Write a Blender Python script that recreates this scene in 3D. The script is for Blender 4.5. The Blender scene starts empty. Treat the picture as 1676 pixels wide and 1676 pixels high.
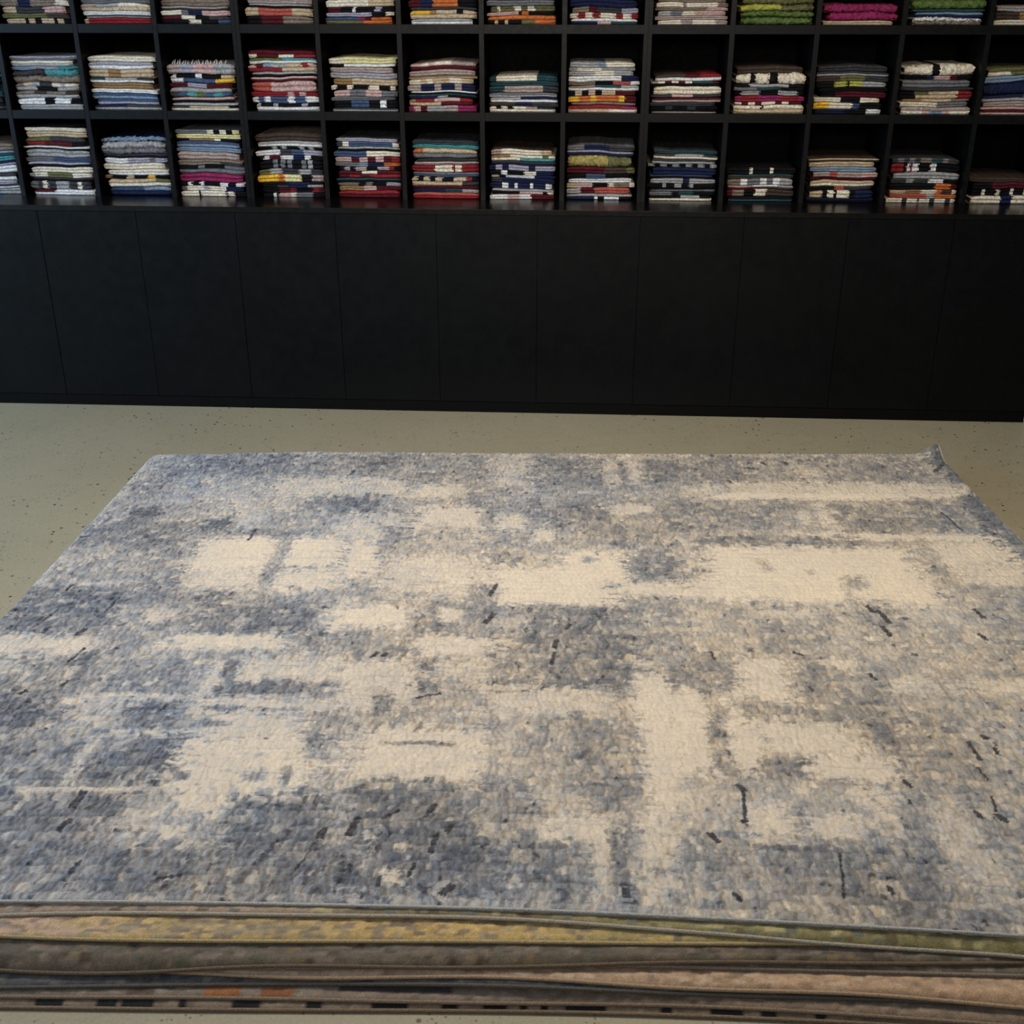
import bpy, bmesh, math, random
import numpy as np
from mathutils import Vector, Matrix

scene = bpy.context.scene
COL = scene.collection
rng = np.random.default_rng(7)
random.seed(7)

# ------------------------------------------------------------------ colours
def lin(c):
    return tuple(((x / 255.0) / 12.92 if x / 255.0 <= 0.04045 else (((x / 255.0) + 0.055) / 1.055) ** 2.4) for x in c)

PAL = {'w': (214, 203, 180), 'W': (212, 211, 208), 'g': (150, 149, 148), 'G': (104, 104, 108), 'd': (56, 56, 60),
       'k': (20, 19, 22), 'b': (112, 134, 158), 'B': (58, 78, 112), 'n': (26, 33, 66), 't': (62, 138, 140),
       'T': (38, 68, 74), 'r': (138, 32, 38), 'R': (84, 22, 30), 'p': (188, 150, 144), 'm': (142, 34, 82),
       'o': (196, 98, 42), 'y': (226, 172, 40), 'Y': (210, 200, 140), 's': (184, 160, 126), 'S': (146, 108, 66),
       'e': (100, 98, 58), 'E': (86, 108, 50), 'l': (166, 168, 62), 'h': (122, 106, 92), 'H': (68, 54, 46),
       'u': (160, 140, 132), 'v': (150, 146, 160), 'c': (176, 78, 64), 'a': (158, 142, 78)}
for _k in PAL:
    _g = sum(PAL[_k]) / 3; PAL[_k] = tuple((c * .84 + _g * .16) * .95 for c in PAL[_k])
NAMES = {'w': 'cream', 'W': 'white', 'g': 'light grey', 'G': 'grey', 'd': 'charcoal', 'k': 'black', 'b': 'light blue',
         'B': 'blue', 'n': 'navy', 't': 'teal', 'T': 'dark teal', 'r': 'red', 'R': 'maroon', 'p': 'pink',
         'm': 'magenta', 'o': 'orange', 'y': 'yellow', 'Y': 'pale yellow', 's': 'sand', 'S': 'tan', 'e': 'olive',
         'E': 'green', 'l': 'lime', 'h': 'taupe', 'H': 'dark brown', 'u': 'dusty rose', 'v': 'lavender grey',
         'c': 'coral', 'a': 'mustard'}

# ------------------------------------------------------------------ object helpers
def tag(o, label=None, cat=None, group=None, kind=None):
    if label: o['label'] = label
    if cat: o['category'] = cat
    if group: o['group'] = group
    if kind: o['kind'] = kind
    return o

def empty(name, loc):
    o = bpy.data.objects.new(name, None)
    o.empty_display_size = 0.1
    o.location = loc
    COL.objects.link(o)
    return o

def link(name, me, mat, parent=None, loc=(0, 0, 0)):
    o = bpy.data.objects.new(name, me)
    o.location = loc
    if mat: me.materials.append(mat)
    COL.objects.link(o)
    if parent: o.parent = parent
    return o

def box_mesh(name, x0, x1, y0, y1, z0, z1, bevel=0.0):
    bm = bmesh.new()
    bmesh.ops.create_cube(bm, size=1.0)
    for v in bm.verts:
        v.co = Vector(((x0 + x1) / 2 + v.co.x * (x1 - x0), (y0 + y1) / 2 + v.co.y * (y1 - y0), (z0 + z1) / 2 + v.co.z * (z1 - z0)))
    if bevel > 0:
        bmesh.ops.bevel(bm, geom=bm.edges[:], offset=bevel, segments=2, affect='EDGES')
    me = bpy.data.meshes.new(name)
    bm.to_mesh(me); bm.free()
    return me

def box(name, x0, x1, y0, y1, z0, z1, mat, parent=None, bevel=0.0):
    return link(name, box_mesh(name, x0, x1, y0, y1, z0, z1, bevel), mat, parent)

def mesh_np(name, verts, quads, smooth=True):
    me = bpy.data.meshes.new(name)
    verts = np.asarray(verts, np.float32); quads = np.asarray(quads, np.int32)
    me.vertices.add(len(verts)); me.vertices.foreach_set('co', verts.ravel())
    me.loops.add(quads.size); me.loops.foreach_set('vertex_index', quads.ravel())
    me.polygons.add(len(quads))
    me.polygons.foreach_set('loop_start', np.arange(0, quads.size, 4, dtype=np.int32))
    me.polygons.foreach_set('use_smooth', np.full(len(quads), smooth))
    me.update(calc_edges=True)
    me.validate()
    return me

def grid_quads(nx, ny, off=0):
    i = np.arange(nx - 1)[None, :]; j = np.arange(ny - 1)[:, None]
    a = (j * nx + i).ravel() + off
    return np.stack([a, a + 1, a + 1 + nx, a + nx], 1)

# ------------------------------------------------------------------ materials
def new_mat(name):
    m = bpy.data.materials.new(name); m.use_nodes = True
    nt = m.node_tree; nt.nodes.clear()
    out = nt.nodes.new('ShaderNodeOutputMaterial'); p = nt.nodes.new('ShaderNodeBsdfPrincipled')
    nt.links.new(p.outputs[0], out.inputs[0])
    return m, nt, p

def node(nt, t, **kw):
    n = nt.nodes.new(t)
    for k, v in kw.items(): setattr(n, k, v)
    return n

def noise(nt, vec, scale, detail=4, rough=0.55):
    n = node(nt, 'ShaderNodeTexNoise'); n.inputs['Scale'].default_value = scale
    n.inputs['Detail'].default_value = detail; n.inputs['Roughness'].default_value = rough
    nt.links.new(vec, n.inputs['Vector']); return n.outputs['Fac']

def maprange(nt, v, a, b, c, d):
    n = node(nt, 'ShaderNodeMapRange'); nt.links.new(v, n.inputs[0])
    for i, x in zip((1, 2, 3, 4), (a, b, c, d)): n.inputs[i].default_value = x
    return n.outputs[0]

def mixc(nt, fac, a, b, mode='MIX'):
    n = node(nt, 'ShaderNodeMix', data_type='RGBA', blend_type=mode)
    for sock, v in ((0, fac), (6, a), (7, b)):
        if isinstance(v, (int, float)): n.inputs[sock].default_value = v
        elif isinstance(v, tuple): n.inputs[sock].default_value = (*v[:3], 1)
        else: nt.links.new(v, n.inputs[sock])
    return n.outputs[2]

def bump(nt, p, h, strength, dist):
    b = node(nt, 'ShaderNodeBump'); b.inputs['Strength'].default_value = strength; b.inputs['Distance'].default_value = dist
    nt.links.new(h, b.inputs['Height']); nt.links.new(b.outputs[0], p.inputs['Normal'])

def painted_black(name, col, rough, spec=0.5, var=0.15, scale=6):
    m, nt, p = new_mat(name)
    tc = node(nt, 'ShaderNodeTexCoord').outputs['Object']
    n = noise(nt, tc, scale, 5)
    nt.links.new(mixc(nt, maprange(nt, n, .35, .65, 0, 1), tuple(c * .75 for c in lin(col)), lin(col)), p.inputs['Base Color'])
    nt.links.new(maprange(nt, noise(nt, tc, scale * 7, 4), .3, .7, rough - var * .5, rough + var * .5), p.inputs['Roughness'])
    p.inputs['Specular IOR Level'].default_value = spec
    bump(nt, p, noise(nt, tc, 180, 2), .05, .002)
    return m

M_SHELF = painted_black('black_foil', (6, 7, 8), .42, .16)
M_SHELF_IN = painted_black('black_foil_inner', (3, 3, 3), .7, .05)
M_PANEL = painted_black('black_board', (5, 7, 9), .40, .14, .1, 3)
M_KICK = painted_black('black_kick', (6, 6, 7), .5, .1)
M_TOP = painted_black('black_gloss_top', (8, 8, 9), .24, .45, .06)

def wool(name, fine=420, amount=.35, bstr=.5, sheen=.25):
    m, nt, p = new_mat(name)
    at = node(nt, 'ShaderNodeAttribute', attribute_name='Col')
    tc = node(nt, 'ShaderNodeTexCoord').outputs['Object']
    n1 = noise(nt, tc, fine, 3, .7); n2 = noise(nt, tc, fine * .22, 4, .6)
    f = node(nt, 'ShaderNodeMath', operation='MULTIPLY')
    nt.links.new(maprange(nt, n1, .25, .75, 1 - amount, 1 + amount), f.inputs[0])
    nt.links.new(maprange(nt, n2, .25, .75, 1 - amount * .5, 1 + amount * .5), f.inputs[1])
    vm = node(nt, 'ShaderNodeVectorMath', operation='SCALE')
    nt.links.new(at.outputs['Color'], vm.inputs[0]); nt.links.new(f.outputs[0], vm.inputs['Scale'])
    nt.links.new(vm.outputs[0], p.inputs['Base Color'])
    p.inputs['Roughness'].default_value = .9; p.inputs['Specular IOR Level'].default_value = .08
    p.inputs['Sheen Weight'].default_value = sheen; p.inputs['Sheen Roughness'].default_value = .5
    b = node(nt, 'ShaderNodeMath', operation='ADD')
    nt.links.new(n1, b.inputs[0]); nt.links.new(n2, b.inputs[1])
    bump(nt, p, b.outputs[0], bstr, .004)
    return m

M_WOOL = wool('folded_wool', 300, .3, .5, 0)
M_RUG = wool('hand_knotted_wool', 520, .2, .6, .3)
M_PILE = wool('rug_pile_edges', 420, .35, .6, .2)

def thread(name, col):
    m, nt, p = new_mat(name)
    tc = node(nt, 'ShaderNodeTexCoord').outputs['Object']
    n = noise(nt, tc, 260, 3, .7)
    nt.links.new(mixc(nt, maprange(nt, n, .3, .7, 0, 1), tuple(c * .55 for c in lin(col)), lin(col)), p.inputs['Base Color'])
    p.inputs['Roughness'].default_value = .9; p.inputs['Specular IOR Level'].default_value = .15
    bump(nt, p, n, .8, .003)
    return m

def concrete():
    m, nt, p = new_mat('polished_concrete')
    tc = node(nt, 'ShaderNodeTexCoord').outputs['Object']
    big = noise(nt, tc, .9, 5, .6); mid = noise(nt, tc, 7, 6, .65); fine = noise(nt, tc, 130, 3, .7)
    c = mixc(nt, maprange(nt, big, .35, .65, 0, 1), lin((132, 125, 105)), lin((145, 136, 114)))
    c = mixc(nt, maprange(nt, mid, .3, .7, 0, .5), c, lin((117, 112, 95)))
    c = mixc(nt, maprange(nt, fine, .35, .75, 0, .45), c, lin((164, 156, 132)))
    # pits and dark aggregate specks
    vo = node(nt, 'ShaderNodeTexVoronoi', feature='F1'); vo.inputs['Scale'].default_value = 26
    nt.links.new(tc, vo.inputs['Vector'])
    sp = node(nt, 'ShaderNodeMath', operation='MULTIPLY')
    nt.links.new(maprange(nt, vo.outputs['Distance'], .09, .17, 1, 0), sp.inputs[0])
    nt.links.new(maprange(nt, noise(nt, tc, 3.2, 4), .44, .58, 0, 1), sp.inputs[1])
    c = mixc(nt, sp.outputs[0], c, lin((38, 36, 30)))
    vo2 = node(nt, 'ShaderNodeTexVoronoi', feature='F1'); vo2.inputs['Scale'].default_value = 75
    nt.links.new(tc, vo2.inputs['Vector'])
    sp2 = node(nt, 'ShaderNodeMath', operation='MULTIPLY')
    nt.links.new(maprange(nt, vo2.outputs['Distance'], .12, .26, .8, 0), sp2.inputs[0])
    nt.links.new(maprange(nt, noise(nt, tc, 9, 4), .45, .57, 0, 1), sp2.inputs[1])
    c = mixc(nt, sp2.outputs[0], c, lin((78, 72, 58)))
    nt.links.new(c, p.inputs['Base Color'])
    nt.links.new(maprange(nt, mid, .3, .7, .38, .55), p.inputs['Roughness'])
    p.inputs['Specular IOR Level'].default_value = .4
    bump(nt, p, fine, .08, .002)
    return m

def plaster(name, col):
    m, nt, p = new_mat(name)
    tc = node(nt, 'ShaderNodeTexCoord').outputs['Object']
    n = noise(nt, tc, 14, 5)
    nt.links.new(mixc(nt, n, tuple(c * .9 for c in lin(col)), lin(col)), p.inputs['Base Color'])
    p.inputs['Roughness'].default_value = .8
    bump(nt, p, noise(nt, tc, 120, 3), .1, .002)
    return m

# ------------------------------------------------------------------ measured layout (metres)
CELL = .335; X0 = -2.3441; ROWH = 0.3372; YB = 0.2187; XSEAM = -2.1943; SEAM = 0.42032; XEND = 2.0088
ZROW = {1: 1.5726, 2: 1.2354, 3: 0.8798}
CAMF = 1901.1; CAMROT = (0.42542, -0.05770, -0.00013); CAMLOC = (0.0813, -5.0539, 1.7152)
FEATS = '''27,845,257,987,2.9 90,906,188,982,3.1 66,699,218,903,2.2 44,708,75,777,4 35,633,69,702,3.9 13,633,120,736,3.2 129,705,178,738,3.5 187,820,265,893,1.2 229,767,274,816,3 162,711,195,759,1.5 151,682,287,706,2.7 17,554,59,657,2.4 56,542,103,555,1.2 9,428,112,537,3.5 106,410,169,556,2.6 142,585,227,680,0.4 237,594,295,683,0.3 256,554,276,587,2.2 151,531,221,584,0.9 234,534,305,587,0.6 225,536,239,682,2.5 173,501,206,526,3.3 187,427,297,502,3.2 133,455,163,484,1.6 302,439,373,486,0.6 -31,380,106,418,1.1 169,392,274,424,0.8 292,390,316,437,3 256,879,440,977,2.7 279,895,324,976,3.2 443,858,488,989,1.6 488,860,577,979,3 574,854,593,965,1.7 591,796,602,965,2.8 604,877,620,955,1.6 622,878,673,973,3.2 266,820,340,887,1.4 257,762,319,819,3.2 350,821,407,866,0.9 422,822,446,858,2.2 474,781,518,852,1.7 481,779,497,823,2.8 518,804,626,854,2.3 504,715,571,795,2.9 575,769,625,800,0.9 628,717,657,827,3 285,671,350,756,1.3 359,700,434,785,0.6 437,726,448,786,2.7 435,701,453,720,3 449,707,479,760,0.7 475,747,504,781,2.7 488,676,510,714,0.8 576,656,648,724,2.8 298,568,336,666,0.4 327,619,354,717,2.5 371,626,435,725,1.9 436,600,473,675,2.7 581,566,640,656,3 342,512,439,625,1 449,497,568,602,0.4 519,564,579,647,0.4 537,613,554,630,2.2 568,528,633,561,0.7 310,505,334,540,2.5 347,518,407,538,2 426,462,456,551,3 380,420,415,508,2.7 405,461,425,489,0.7 316,449,377,496,0.7 459,315,574,497,3.1 453,436,483,491,2.2 577,396,624,520,2.3 387,382,455,424,0.8 325,370,383,439,2.8 395,344,407,376,3.2 332,331,379,370,0.9 409,336,450,382,1.3 574,363,596,380,1 671,881,969,983,2.9 803,894,816,976,1.9 816,881,836,942,1.9 707,816,993,877,1.3 691,822,992,841,0.4 663,838,722,869,1.8 653,719,774,813,2.9 779,740,793,774,1.2 804,708,820,807,1.1 822,717,900,817,3.1 901,719,999,825,2.9 980,875,1027,1019,3.9 975,720,1006,840,4 967,604,1052,721,3.6 754,692,973,710,0.8 662,665,826,701,3 657,583,667,694,2.9 641,611,656,686,2 663,525,875,666,0.35 715,596,727,630,1.8 758,591,766,603,2 861,629,880,641,2 898,619,977,683,0.9 907,567,1028,615,0.8 790,556,818,588,2.6 783,517,794,556,2.6 813,523,871,585,0.5 873,525,912,570,2.3 891,630,903,700,2.4 884,565,899,633,2.4 631,519,784,575,0.6 791,456,828,523,3 621,399,766,519,2.2 686,481,758,500,1.5 830,477,895,520,1.7 891,413,993,567,2.4 822,411,881,477,2.4 -10,302,218,382,2.7 106,316,119,377,3.5 -16,345,64,366,1.5 221,299,240,365,0.9 243,328,331,376,1.2 245,304,317,327,3.2 232,299,246,370,3.2 122,288,228,303,1.3 14,245,122,296,3.4 171,242,212,284,3.2 170,272,207,280,4.2 221,271,340,296,1 232,272,260,281,3 274,269,310,279,2.2 240,230,317,267,0.9 234,244,258,254,2.8 125,237,166,287,1.9 174,229,226,239,1.4 43,147,161,232,3.2 170,153,229,228,3.3 157,154,165,233,1.4 232,137,327,229,0.6 318,205,329,258,2.6 227,154,243,172,3 285,157,299,175,2.4 310,150,319,176,2.8 75,56,216,139,3.3 133,140,218,148,1.4 213,85,248,139,1.9 242,113,277,138,0.9 283,63,353,135,3.5 267,99,277,108,1 219,78,226,89,1 242,78,259,93,1 227,54,235,63,1 241,52,250,64,1 196,11,371,61,3.2 99,1,196,55,3.3 219,12,264,54,3.4 336,279,395,355,1.1 395,307,412,336,3.3 364,265,379,305,3 380,268,406,282,2.8 411,240,445,281,2.1 351,163,457,246,0.8 377,216,434,222,3 362,158,417,162,2.5 455,274,564,322,1.2 460,167,514,270,1.9 480,192,502,240,2.4 518,234,529,275,2.9 521,130,560,242,2.7 570,132,601,353,0.5 361,96,442,154,3.3 441,116,489,157,2.7 370,8,472,97,3.4 394,20,406,41,0.7 377,77,385,90,1.4 400,66,408,75,1.3 458,75,498,116,2.5 490,115,526,157,1.6 498,82,544,116,0.8 476,13,527,76,3 527,16,538,83,1.3 554,16,563,288,2.4 540,17,552,104,3.3 560,54,587,127,1 560,48,582,54,2.8 557,27,582,48,1.1 555,10,581,27,2 613,343,661,403,2.4 601,188,624,323,0.5 621,183,639,263,2.4 642,271,670,332,0.7 636,184,656,271,0.5 659,306,705,393,0.8 740,374,759,395,1 699,277,754,367,2.5 758,315,782,372,2.9 745,219,771,315,2.9 780,323,815,358,1.3 764,168,913,324,2.3 841,333,947,361,1.2 650,271,684,311,2.6 655,216,731,273,0.7 654,179,689,213,2.8 689,181,749,218,0.6 677,174,725,178,2.8 647,145,712,175,2 712,154,747,174,0.8 632,91,664,144,0.6 675,101,707,136,0.7 709,111,741,143,2.2 717,123,734,151,1 591,105,630,183,1.6 738,91,877,168,2.4 582,26,773,94,2.4 634,83,745,91,3 765,22,788,94,1.3 682,11,734,66,2.9 707,64,748,86,2.7 578,1,682,24,2.5 757,76,782,154,1.5'''
MARKS = '''46,447,53,485,8.4 97,470,101,514,6.8 56,429,59,442,15.0 88,425,91,439,14.9 190,673,191,706,9.7 44,529,47,545,8.9 268,904,270,918,13.2 448,523,454,551,14.1 446,456,454,479,16.8 519,446,522,457,13.3 508,403,510,419,14.5 505,370,508,393,12.6 352,379,356,387,12.8 362,379,365,387,12.8 799,515,802,499,15.6 807,503,811,475,15.5 802,467,804,448,15.1 897,512,899,492,13.8 884,457,887,444,11.6 642,403,642,385,9.7 712,406,719,399,9.7 768,366,770,354,9.4 720,890,723,879,10.9 772,960,775,950,13.5 801,961,801,951,13.5 175,118,176,140,18.3 175,86,178,101,15.2 198,30,200,46,12.0 257,27,269,30,10.8 349,79,351,93,15.0 339,38,348,75,4.8 368,84,371,105,16.3 417,110,422,127,11.5 423,64,426,87,12.3 432,91,435,100,12.6 388,107,398,118,7.7 393,20,394,33,9.4 411,35,414,51,8.4 434,14,439,24,16.4 546,19,546,29,16.3 633,170,636,162,13.4 636,162,632,122,8.0 629,117,632,119,11.5 606,100,610,90,15.1 752,185,754,178,12.1 748,157,748,152,10.5 814,250,815,222,11.4 828,261,830,256,12.9 831,242,830,231,11.3 809,212,811,192,6.9 807,169,804,147,6.6 803,142,807,135,14.2 790,146,792,138,11.7 687,83,680,30,6.2 710,45,711,38,10.7 613,27,616,21,10.5 397,298,415,308,7.5 99,366,104,394,8.0 107,320,110,329,12.3 79,304,82,309,12.2 513,927,573,935,6.7 739,945,763,931,11.2 977,925,996,954,15.5 942,781,948,723,10.2'''
CORNERS = [(-1.528,-3.403), (1.642,-3.363), (-1.525,-1.032), (1.439,-0.893)]
FRONTS = [
 [(-1.005,-3.384),(-0.511,-3.360),(-0.017,-3.353),(0.467,-3.353),(0.937,-3.362)],
 [(-0.997,-3.407),(-0.508,-3.376),(-0.016,-3.365),(0.465,-3.378),(0.931,-3.387)],
 [(-0.980,-3.448),(-0.494,-3.431),(-0.014,-3.411),(0.465,-3.380),(0.939,-3.371)],
 [(-0.960,-3.495),(-0.484,-3.477),(-0.012,-3.446),(0.461,-3.418),(0.935,-3.389)],
 [(-0.964,-3.492),(-0.486,-3.472),(-0.012,-3.442),(0.462,-3.422),(0.931,-3.406)],
 [(-0.969,-3.486),(-0.485,-3.480),(-0.011,-3.460),(0.457,-3.462),(0.915,-3.461)],
 [(-0.957,-3.517),(-0.484,-3.490),(-0.010,-3.469),(0.458,-3.464),(0.920,-3.454)],
 [(-0.954,-3.527),(-0.480,-3.510),(-0.009,-3.485),(0.457,-3.481),(0.912,-3.485)],
 [(-0.949,-3.543),(-0.478,-3.519),(-0.009,-3.499),(0.457,-3.487),(0.913,-3.487)]]
STACKS = [
(1,0,-0.001,0.298,'25.1 h3n2h4w2; 27.4 s2d4p3; 18.3 e4H2; 20.6 s3k.5s1k1s2k.5s1k1'),
(1,1,0.005,0.291,'18.2 G; 29.6 u2g3w4/s; 15.9 W; 9.1 d/g; 22.8 s.5r7'),
(1,2,-0.001,0.289,'27.2 h; 13.6 g/H; 20.4 w3G1n2p4; 31.7 R3w2k2d3/k5w2k3B2'),
(1,3,0.019,0.279,'20.3 u; 13.6 g/k; 31.6 s2c5s3/s2c5s3; 29.4 k2R3h4'),
(1,4,0.005,0.289,'27.0 w5s3; 20.3 R2k2W.5k3v1k2; 15.8 v6k2w1; 29.3 B5m1R1o3/e4o3'),
(1,5,0.009,0.277,'29.1 R2n2o4k3; 11.2 d; 31.4 y3S1s3k1s2/s; 20.2 g/W'),
(1,6,-0.008,0.280,'20.1 G; 22.3 e1w.4e2w1e1w1e3; 13.4 p5k.5o1k4; 33.5 o/k1s.5k1s.5k2e2o3'),
(1,7,-0.013,0.283,'28.9 n; 22.3 h2R1d3v2; 20.0 w1r1w1r1w2r1w1r1; 22.3 W/n4p2T4'),
(1,8,0.007,0.298,'17.7 h; 17.7 w5h.5w6h2; 13.3 h5p2; 17.7 g2G2w2s1p2p2; 15.5 u; 17.7 w2u1w2u1'),
(1,9,0.007,0.298,'28.7 e*; 26.5 l5e4*; 19.9 E*; 28.7 E*'),
(1,10,0.001,0.296,'30.8 m*; 28.6 m*; 15.4 s'),
(1,11,0.004,0.288,'32.9 E*; 11.0 T; 19.7 b/n; 28.5 W/h*'),
(1,12,-0.003,0.282,'19.6 u/g; 30.6 H2S1h3; 19.6 w'),
(2,-1,-0.004,0.298,'29.2 g; 21.9 k; 34.0 t/T; 29.2 T; 19.4 d; 29.2 W4k1/d'),
(2,0,-0.000,0.298,'17.0 v/G; 24.2 w/g; 12.1 b3v4t3; 53.3 d5t5/h*; 31.5 h2s2g2d3w2g1w3/g3k3g3; 29.1 h3H2h3H2/g; 24.2 W5k2W3k2; 21.8 g'),
(2,1,-0.011,0.298,'21.7 w; 29.0 v/W; 33.8 s3S2s5; 19.3 T2g4d2/W; 24.1 S; 16.9 W; 24.1 B/b; 21.7 B/v; 21.7 n3d3/g'),
(2,2,-0.004,0.298,'40.9 u2v2p3g3%; 36.1 W1k3W1k3s2/W2B5y3; 16.8 R3v3R4; 38.5 g/d1B1t1E1B1t1B1; 21.6 p/k; 12.0 g; 19.2 d2s4k1/w'),
(2,3,0.013,0.286,'28.8 R/w1R3w2r3; 21.6 E3t3/W; 31.2 p1R1b1g2s2r1p1/r5s5; 19.2 g/k; 16.8 p/R; 43.1 c3p7; 16.8 r6p1r1p1r2; 26.4 W1B1W1B3W1B2W2; 31.2 g1k2g1k4g1k2/W'),
(2,4,0.007,0.297,'23.9 w2Y8; 11.9 k2W8; 21.5 u; 23.9 v/g; 26.3 S3s7; 19.1 w1k2w1k3w2k2w1; 26.3 p3G3p3G3; 14.3 G; 28.7 k3B3k2W1k2; 14.3 d/g'),
(2,5,0.001,0.298,'28.6 p2w1p1w3u4/R; 21.4 u; 11.9 S/s; 21.4 w2s1w1s3w2s2; 26.2 u2n2u1n2u1n2; 11.9 W/k; 16.7 T/n3v1k3; 28.6 S1r3p4r2/s4R4; 23.8 m1p1R1g3u2m3'),
(2,6,0.003,0.288,'21.3 T1w6T3; 16.6 T; 26.1 T2u5d2; 16.6 G/g; 21.3 g4n5/W; 14.2 H3n2d3; 23.7 w1k1w1k1w2s2d3/w'),
(2,7,-0.008,0.298,'18.9 g4b1w4; 14.2 g1w3g4; 18.9 g4w3g3; 21.3 W6n2; 14.2 h3k2c2W1; 21.3 h3T3g2/W; 18.9 k1s1k1p1k1s2R3; 26.0 y2o2y1o4y1R2; 11.8 h; 28.4 r7m2/s3w2'),
(2,8,-0.001,0.296,'25.9 H4R2r3/W; 21.2 g1w1R1w1R1w1T3R1/k; 30.6 w; 11.8 d3p3d4; 18.8 R/u; 14.1 d; 16.5 k2d1k2d1k3; 11.8 k/u'),
(2,9,0.003,0.298,'25.8 H; 39.9 w3k1w3k2w6*; 25.8 k2g5k2/G3T3k3; 18.8 k1g3k3g3k1; 23.5 m1r3m4r3m1; 11.7 w1R1w1R1w2R1w1R2; 35.2 w4k.4w6/s'),
(2,10,-0.004,0.291,'23.4 d; 16.4 d/g; 21.0 H3e3d3; 21.0 k3l2k.5l2g4; 16.4 k; 23.4 k2R7; 18.7 w4k3w3; 25.7 y2w3B1k3; 18.7 n4k3W2'),
(2,11,0.008,0.298,'39.6 w4k1w5*; 16.3 k3n1p2R1k2; 30.3 G; 11.6 d; 32.6 k2e2s4r2/k2s5r2; 11.6 S2s3h2; 18.6 w6G5; 30.3 u/w3p1b2p1w3'),
(2,12,-0.001,0.289,'30.2 e/w3e6; 23.2 b; 48.7 n*; 25.5 n5E4/g; 20.9 u; 11.6 p5k3; 18.6 R/p'),
(3,-1,0.005,0.298,'28.4 h^h; 23.2 b/T; 20.6 t; 18.1 n/v; 31.0 W; 31.0 d/W; 18.1 v; 15.5 d/W; 28.4 b4g2'),
(3,0,-0.002,0.298,'15.4 d^w; 25.7 s; 36.0 e3d4/r3R4k2; 12.9 W/k; 33.4 g; 18.0 G3B4; 20.6 v/k; 25.7 w; 20.6 g1w2e4w3; 15.4 d/k; 36.0 G2d1w1d2g3d2w1d2; 23.1 R4W7/W'),
(3,1,-0.000,0.298,'17.9 n^b*; 48.7 g/G*; 15.4 d/k; 23.1 W4v4G1v2; 28.2 w; 23.1 w/W; 15.4 S1k2s1k2y1k2; 33.3 s7e2/w; 38.5 B5b4/n'),
(3,2,-0.010,0.298,'17.9 G^G5w1k1w1k1Y1; 20.4 Y; 10.2 k2S4w1k3; 25.6 B/b; 17.9 b; 30.7 u; 23.0 h/h6d3; 35.8 k3G1k3G3/G; 35.8 m; 15.3 k1W.5k1W.5k2W1k1W1; 20.4 G1w3v1w3n3; 23.0 w3k.4w4k.4w1k2'),
(3,3,0.012,0.295,'30.6 h^H; 22.9 g/W; 12.7 k3g1k1g1k3g1k1g1k2; 22.9 W4d2B2v3; 17.8 k1W1R2W2n2W1k2; 35.6 k3G1k.5G1k.5G1k2G1k.4g1k2; 22.9 e2g2d3g2d2; 30.6 y4o1Y3k2u2; 22.9 k4n3k2/k3d2n4g3; 22.9 k3R2r1k3r1R1; 17.8 k2W.5k.4p2w1G3k2'),
(3,4,0.012,0.285,'15.2 d^v; 20.3 d1w1B7w1; 17.8 g/k; 22.8 B5w5; 22.8 p2R1p1R1p1R1r1; 17.8 G3b1n2o2; 15.2 k1g1k1g1s1k2g2r1k1; 33.0 R3w2R3/R1r1R1r3; 17.8 T/k; 15.2 h3k1h1k2g2; 20.3 S2p1R2; 30.5 r/R'),
(3,5,0.010,0.288,'17.7 d^d/T; 15.2 t; 40.5 o1s6/G; 12.6 d; 12.6 p/h; 30.4 r4w3r.5w1r3; 20.2 G/B; 37.9 s1k1s1k1s1k2s2r1k1/s6d2; 12.6 R; 15.2 n4T2g2; 25.3 c/r'),
(3,6,-0.003,0.284,'22.7 H^u2w5w3s2; 25.2 S3w5e1w1/w4t5; 15.1 d/n; 22.7 n1v1n1v3n1v3; 17.7 k2W1k3w2n3; 12.6 w1k1W4n3; 20.2 d1n5; 22.7 n2W1n1W.5n2W.5n2W1; 25.2 g/k5p4k1w1; 20.2 W3p2W2R4'),
(3,7,-0.015,0.294,'20.1 G^G2n3d3; 22.6 v/n; 45.2 a5e3*; 27.6 R5H3e1; 17.6 k3B3k4; 20.1 W; 20.1 s2p3k3w1h3w1; 25.1 g2R2c5; 25.1 g/n4W.5k1W2k2'),
(3,8,0.008,0.297,'15.0 d^T; 20.0 H3g4d2/w; 20.0 d/g; 15.0 g1k1g1k1g1k1g1k1g1k1g1; 30.1 n; 15.0 B/k; 20.0 g5n1g4; 17.5 k2g.5k1g1k1g.5k3; 17.5 k/G; 15.0 G3k1T2k3; 22.5 k5g3k2/w'),
(3,9,0.000,0.298,'27.5 k^k4w.5k3w.5k4; 17.5 T/H; 27.5 h2W1G2W1G1W1g2; 17.5 p3W3g2/R4H4; 30.0 R1h2k2w2H5; 20.0 k/T'),
(3,10,0.003,0.298,'12.4 H^s/H; 19.9 s; 19.9 b; 22.4 u2c1u3p2; 12.4 R; 24.9 s/w; 14.9 k3c1d3; 32.3 s2k1w1k.5w2k1n3; 17.4 n/k'),
(3,11,0.011,0.298,'19.8 d^T1G1d1G1d1h2T2h1d2; 37.2 r2k.5W.5r.4W1k2W1k4; 27.3 g; 17.4 d2g1d2W2k2; 24.8 k6o2R1; 17.4 s3S3w3o1H2w1; 17.4 c5g1o3; 19.8 w3d1w2d.3w2d1w2d1w1'),
(3,12,0.015,0.295,'17.3 H^H; 27.2 k2R5; 27.2 k1w.3k1w.3k1w.3k1w.3k1; 32.1 w5n2w4'),
]

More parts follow.
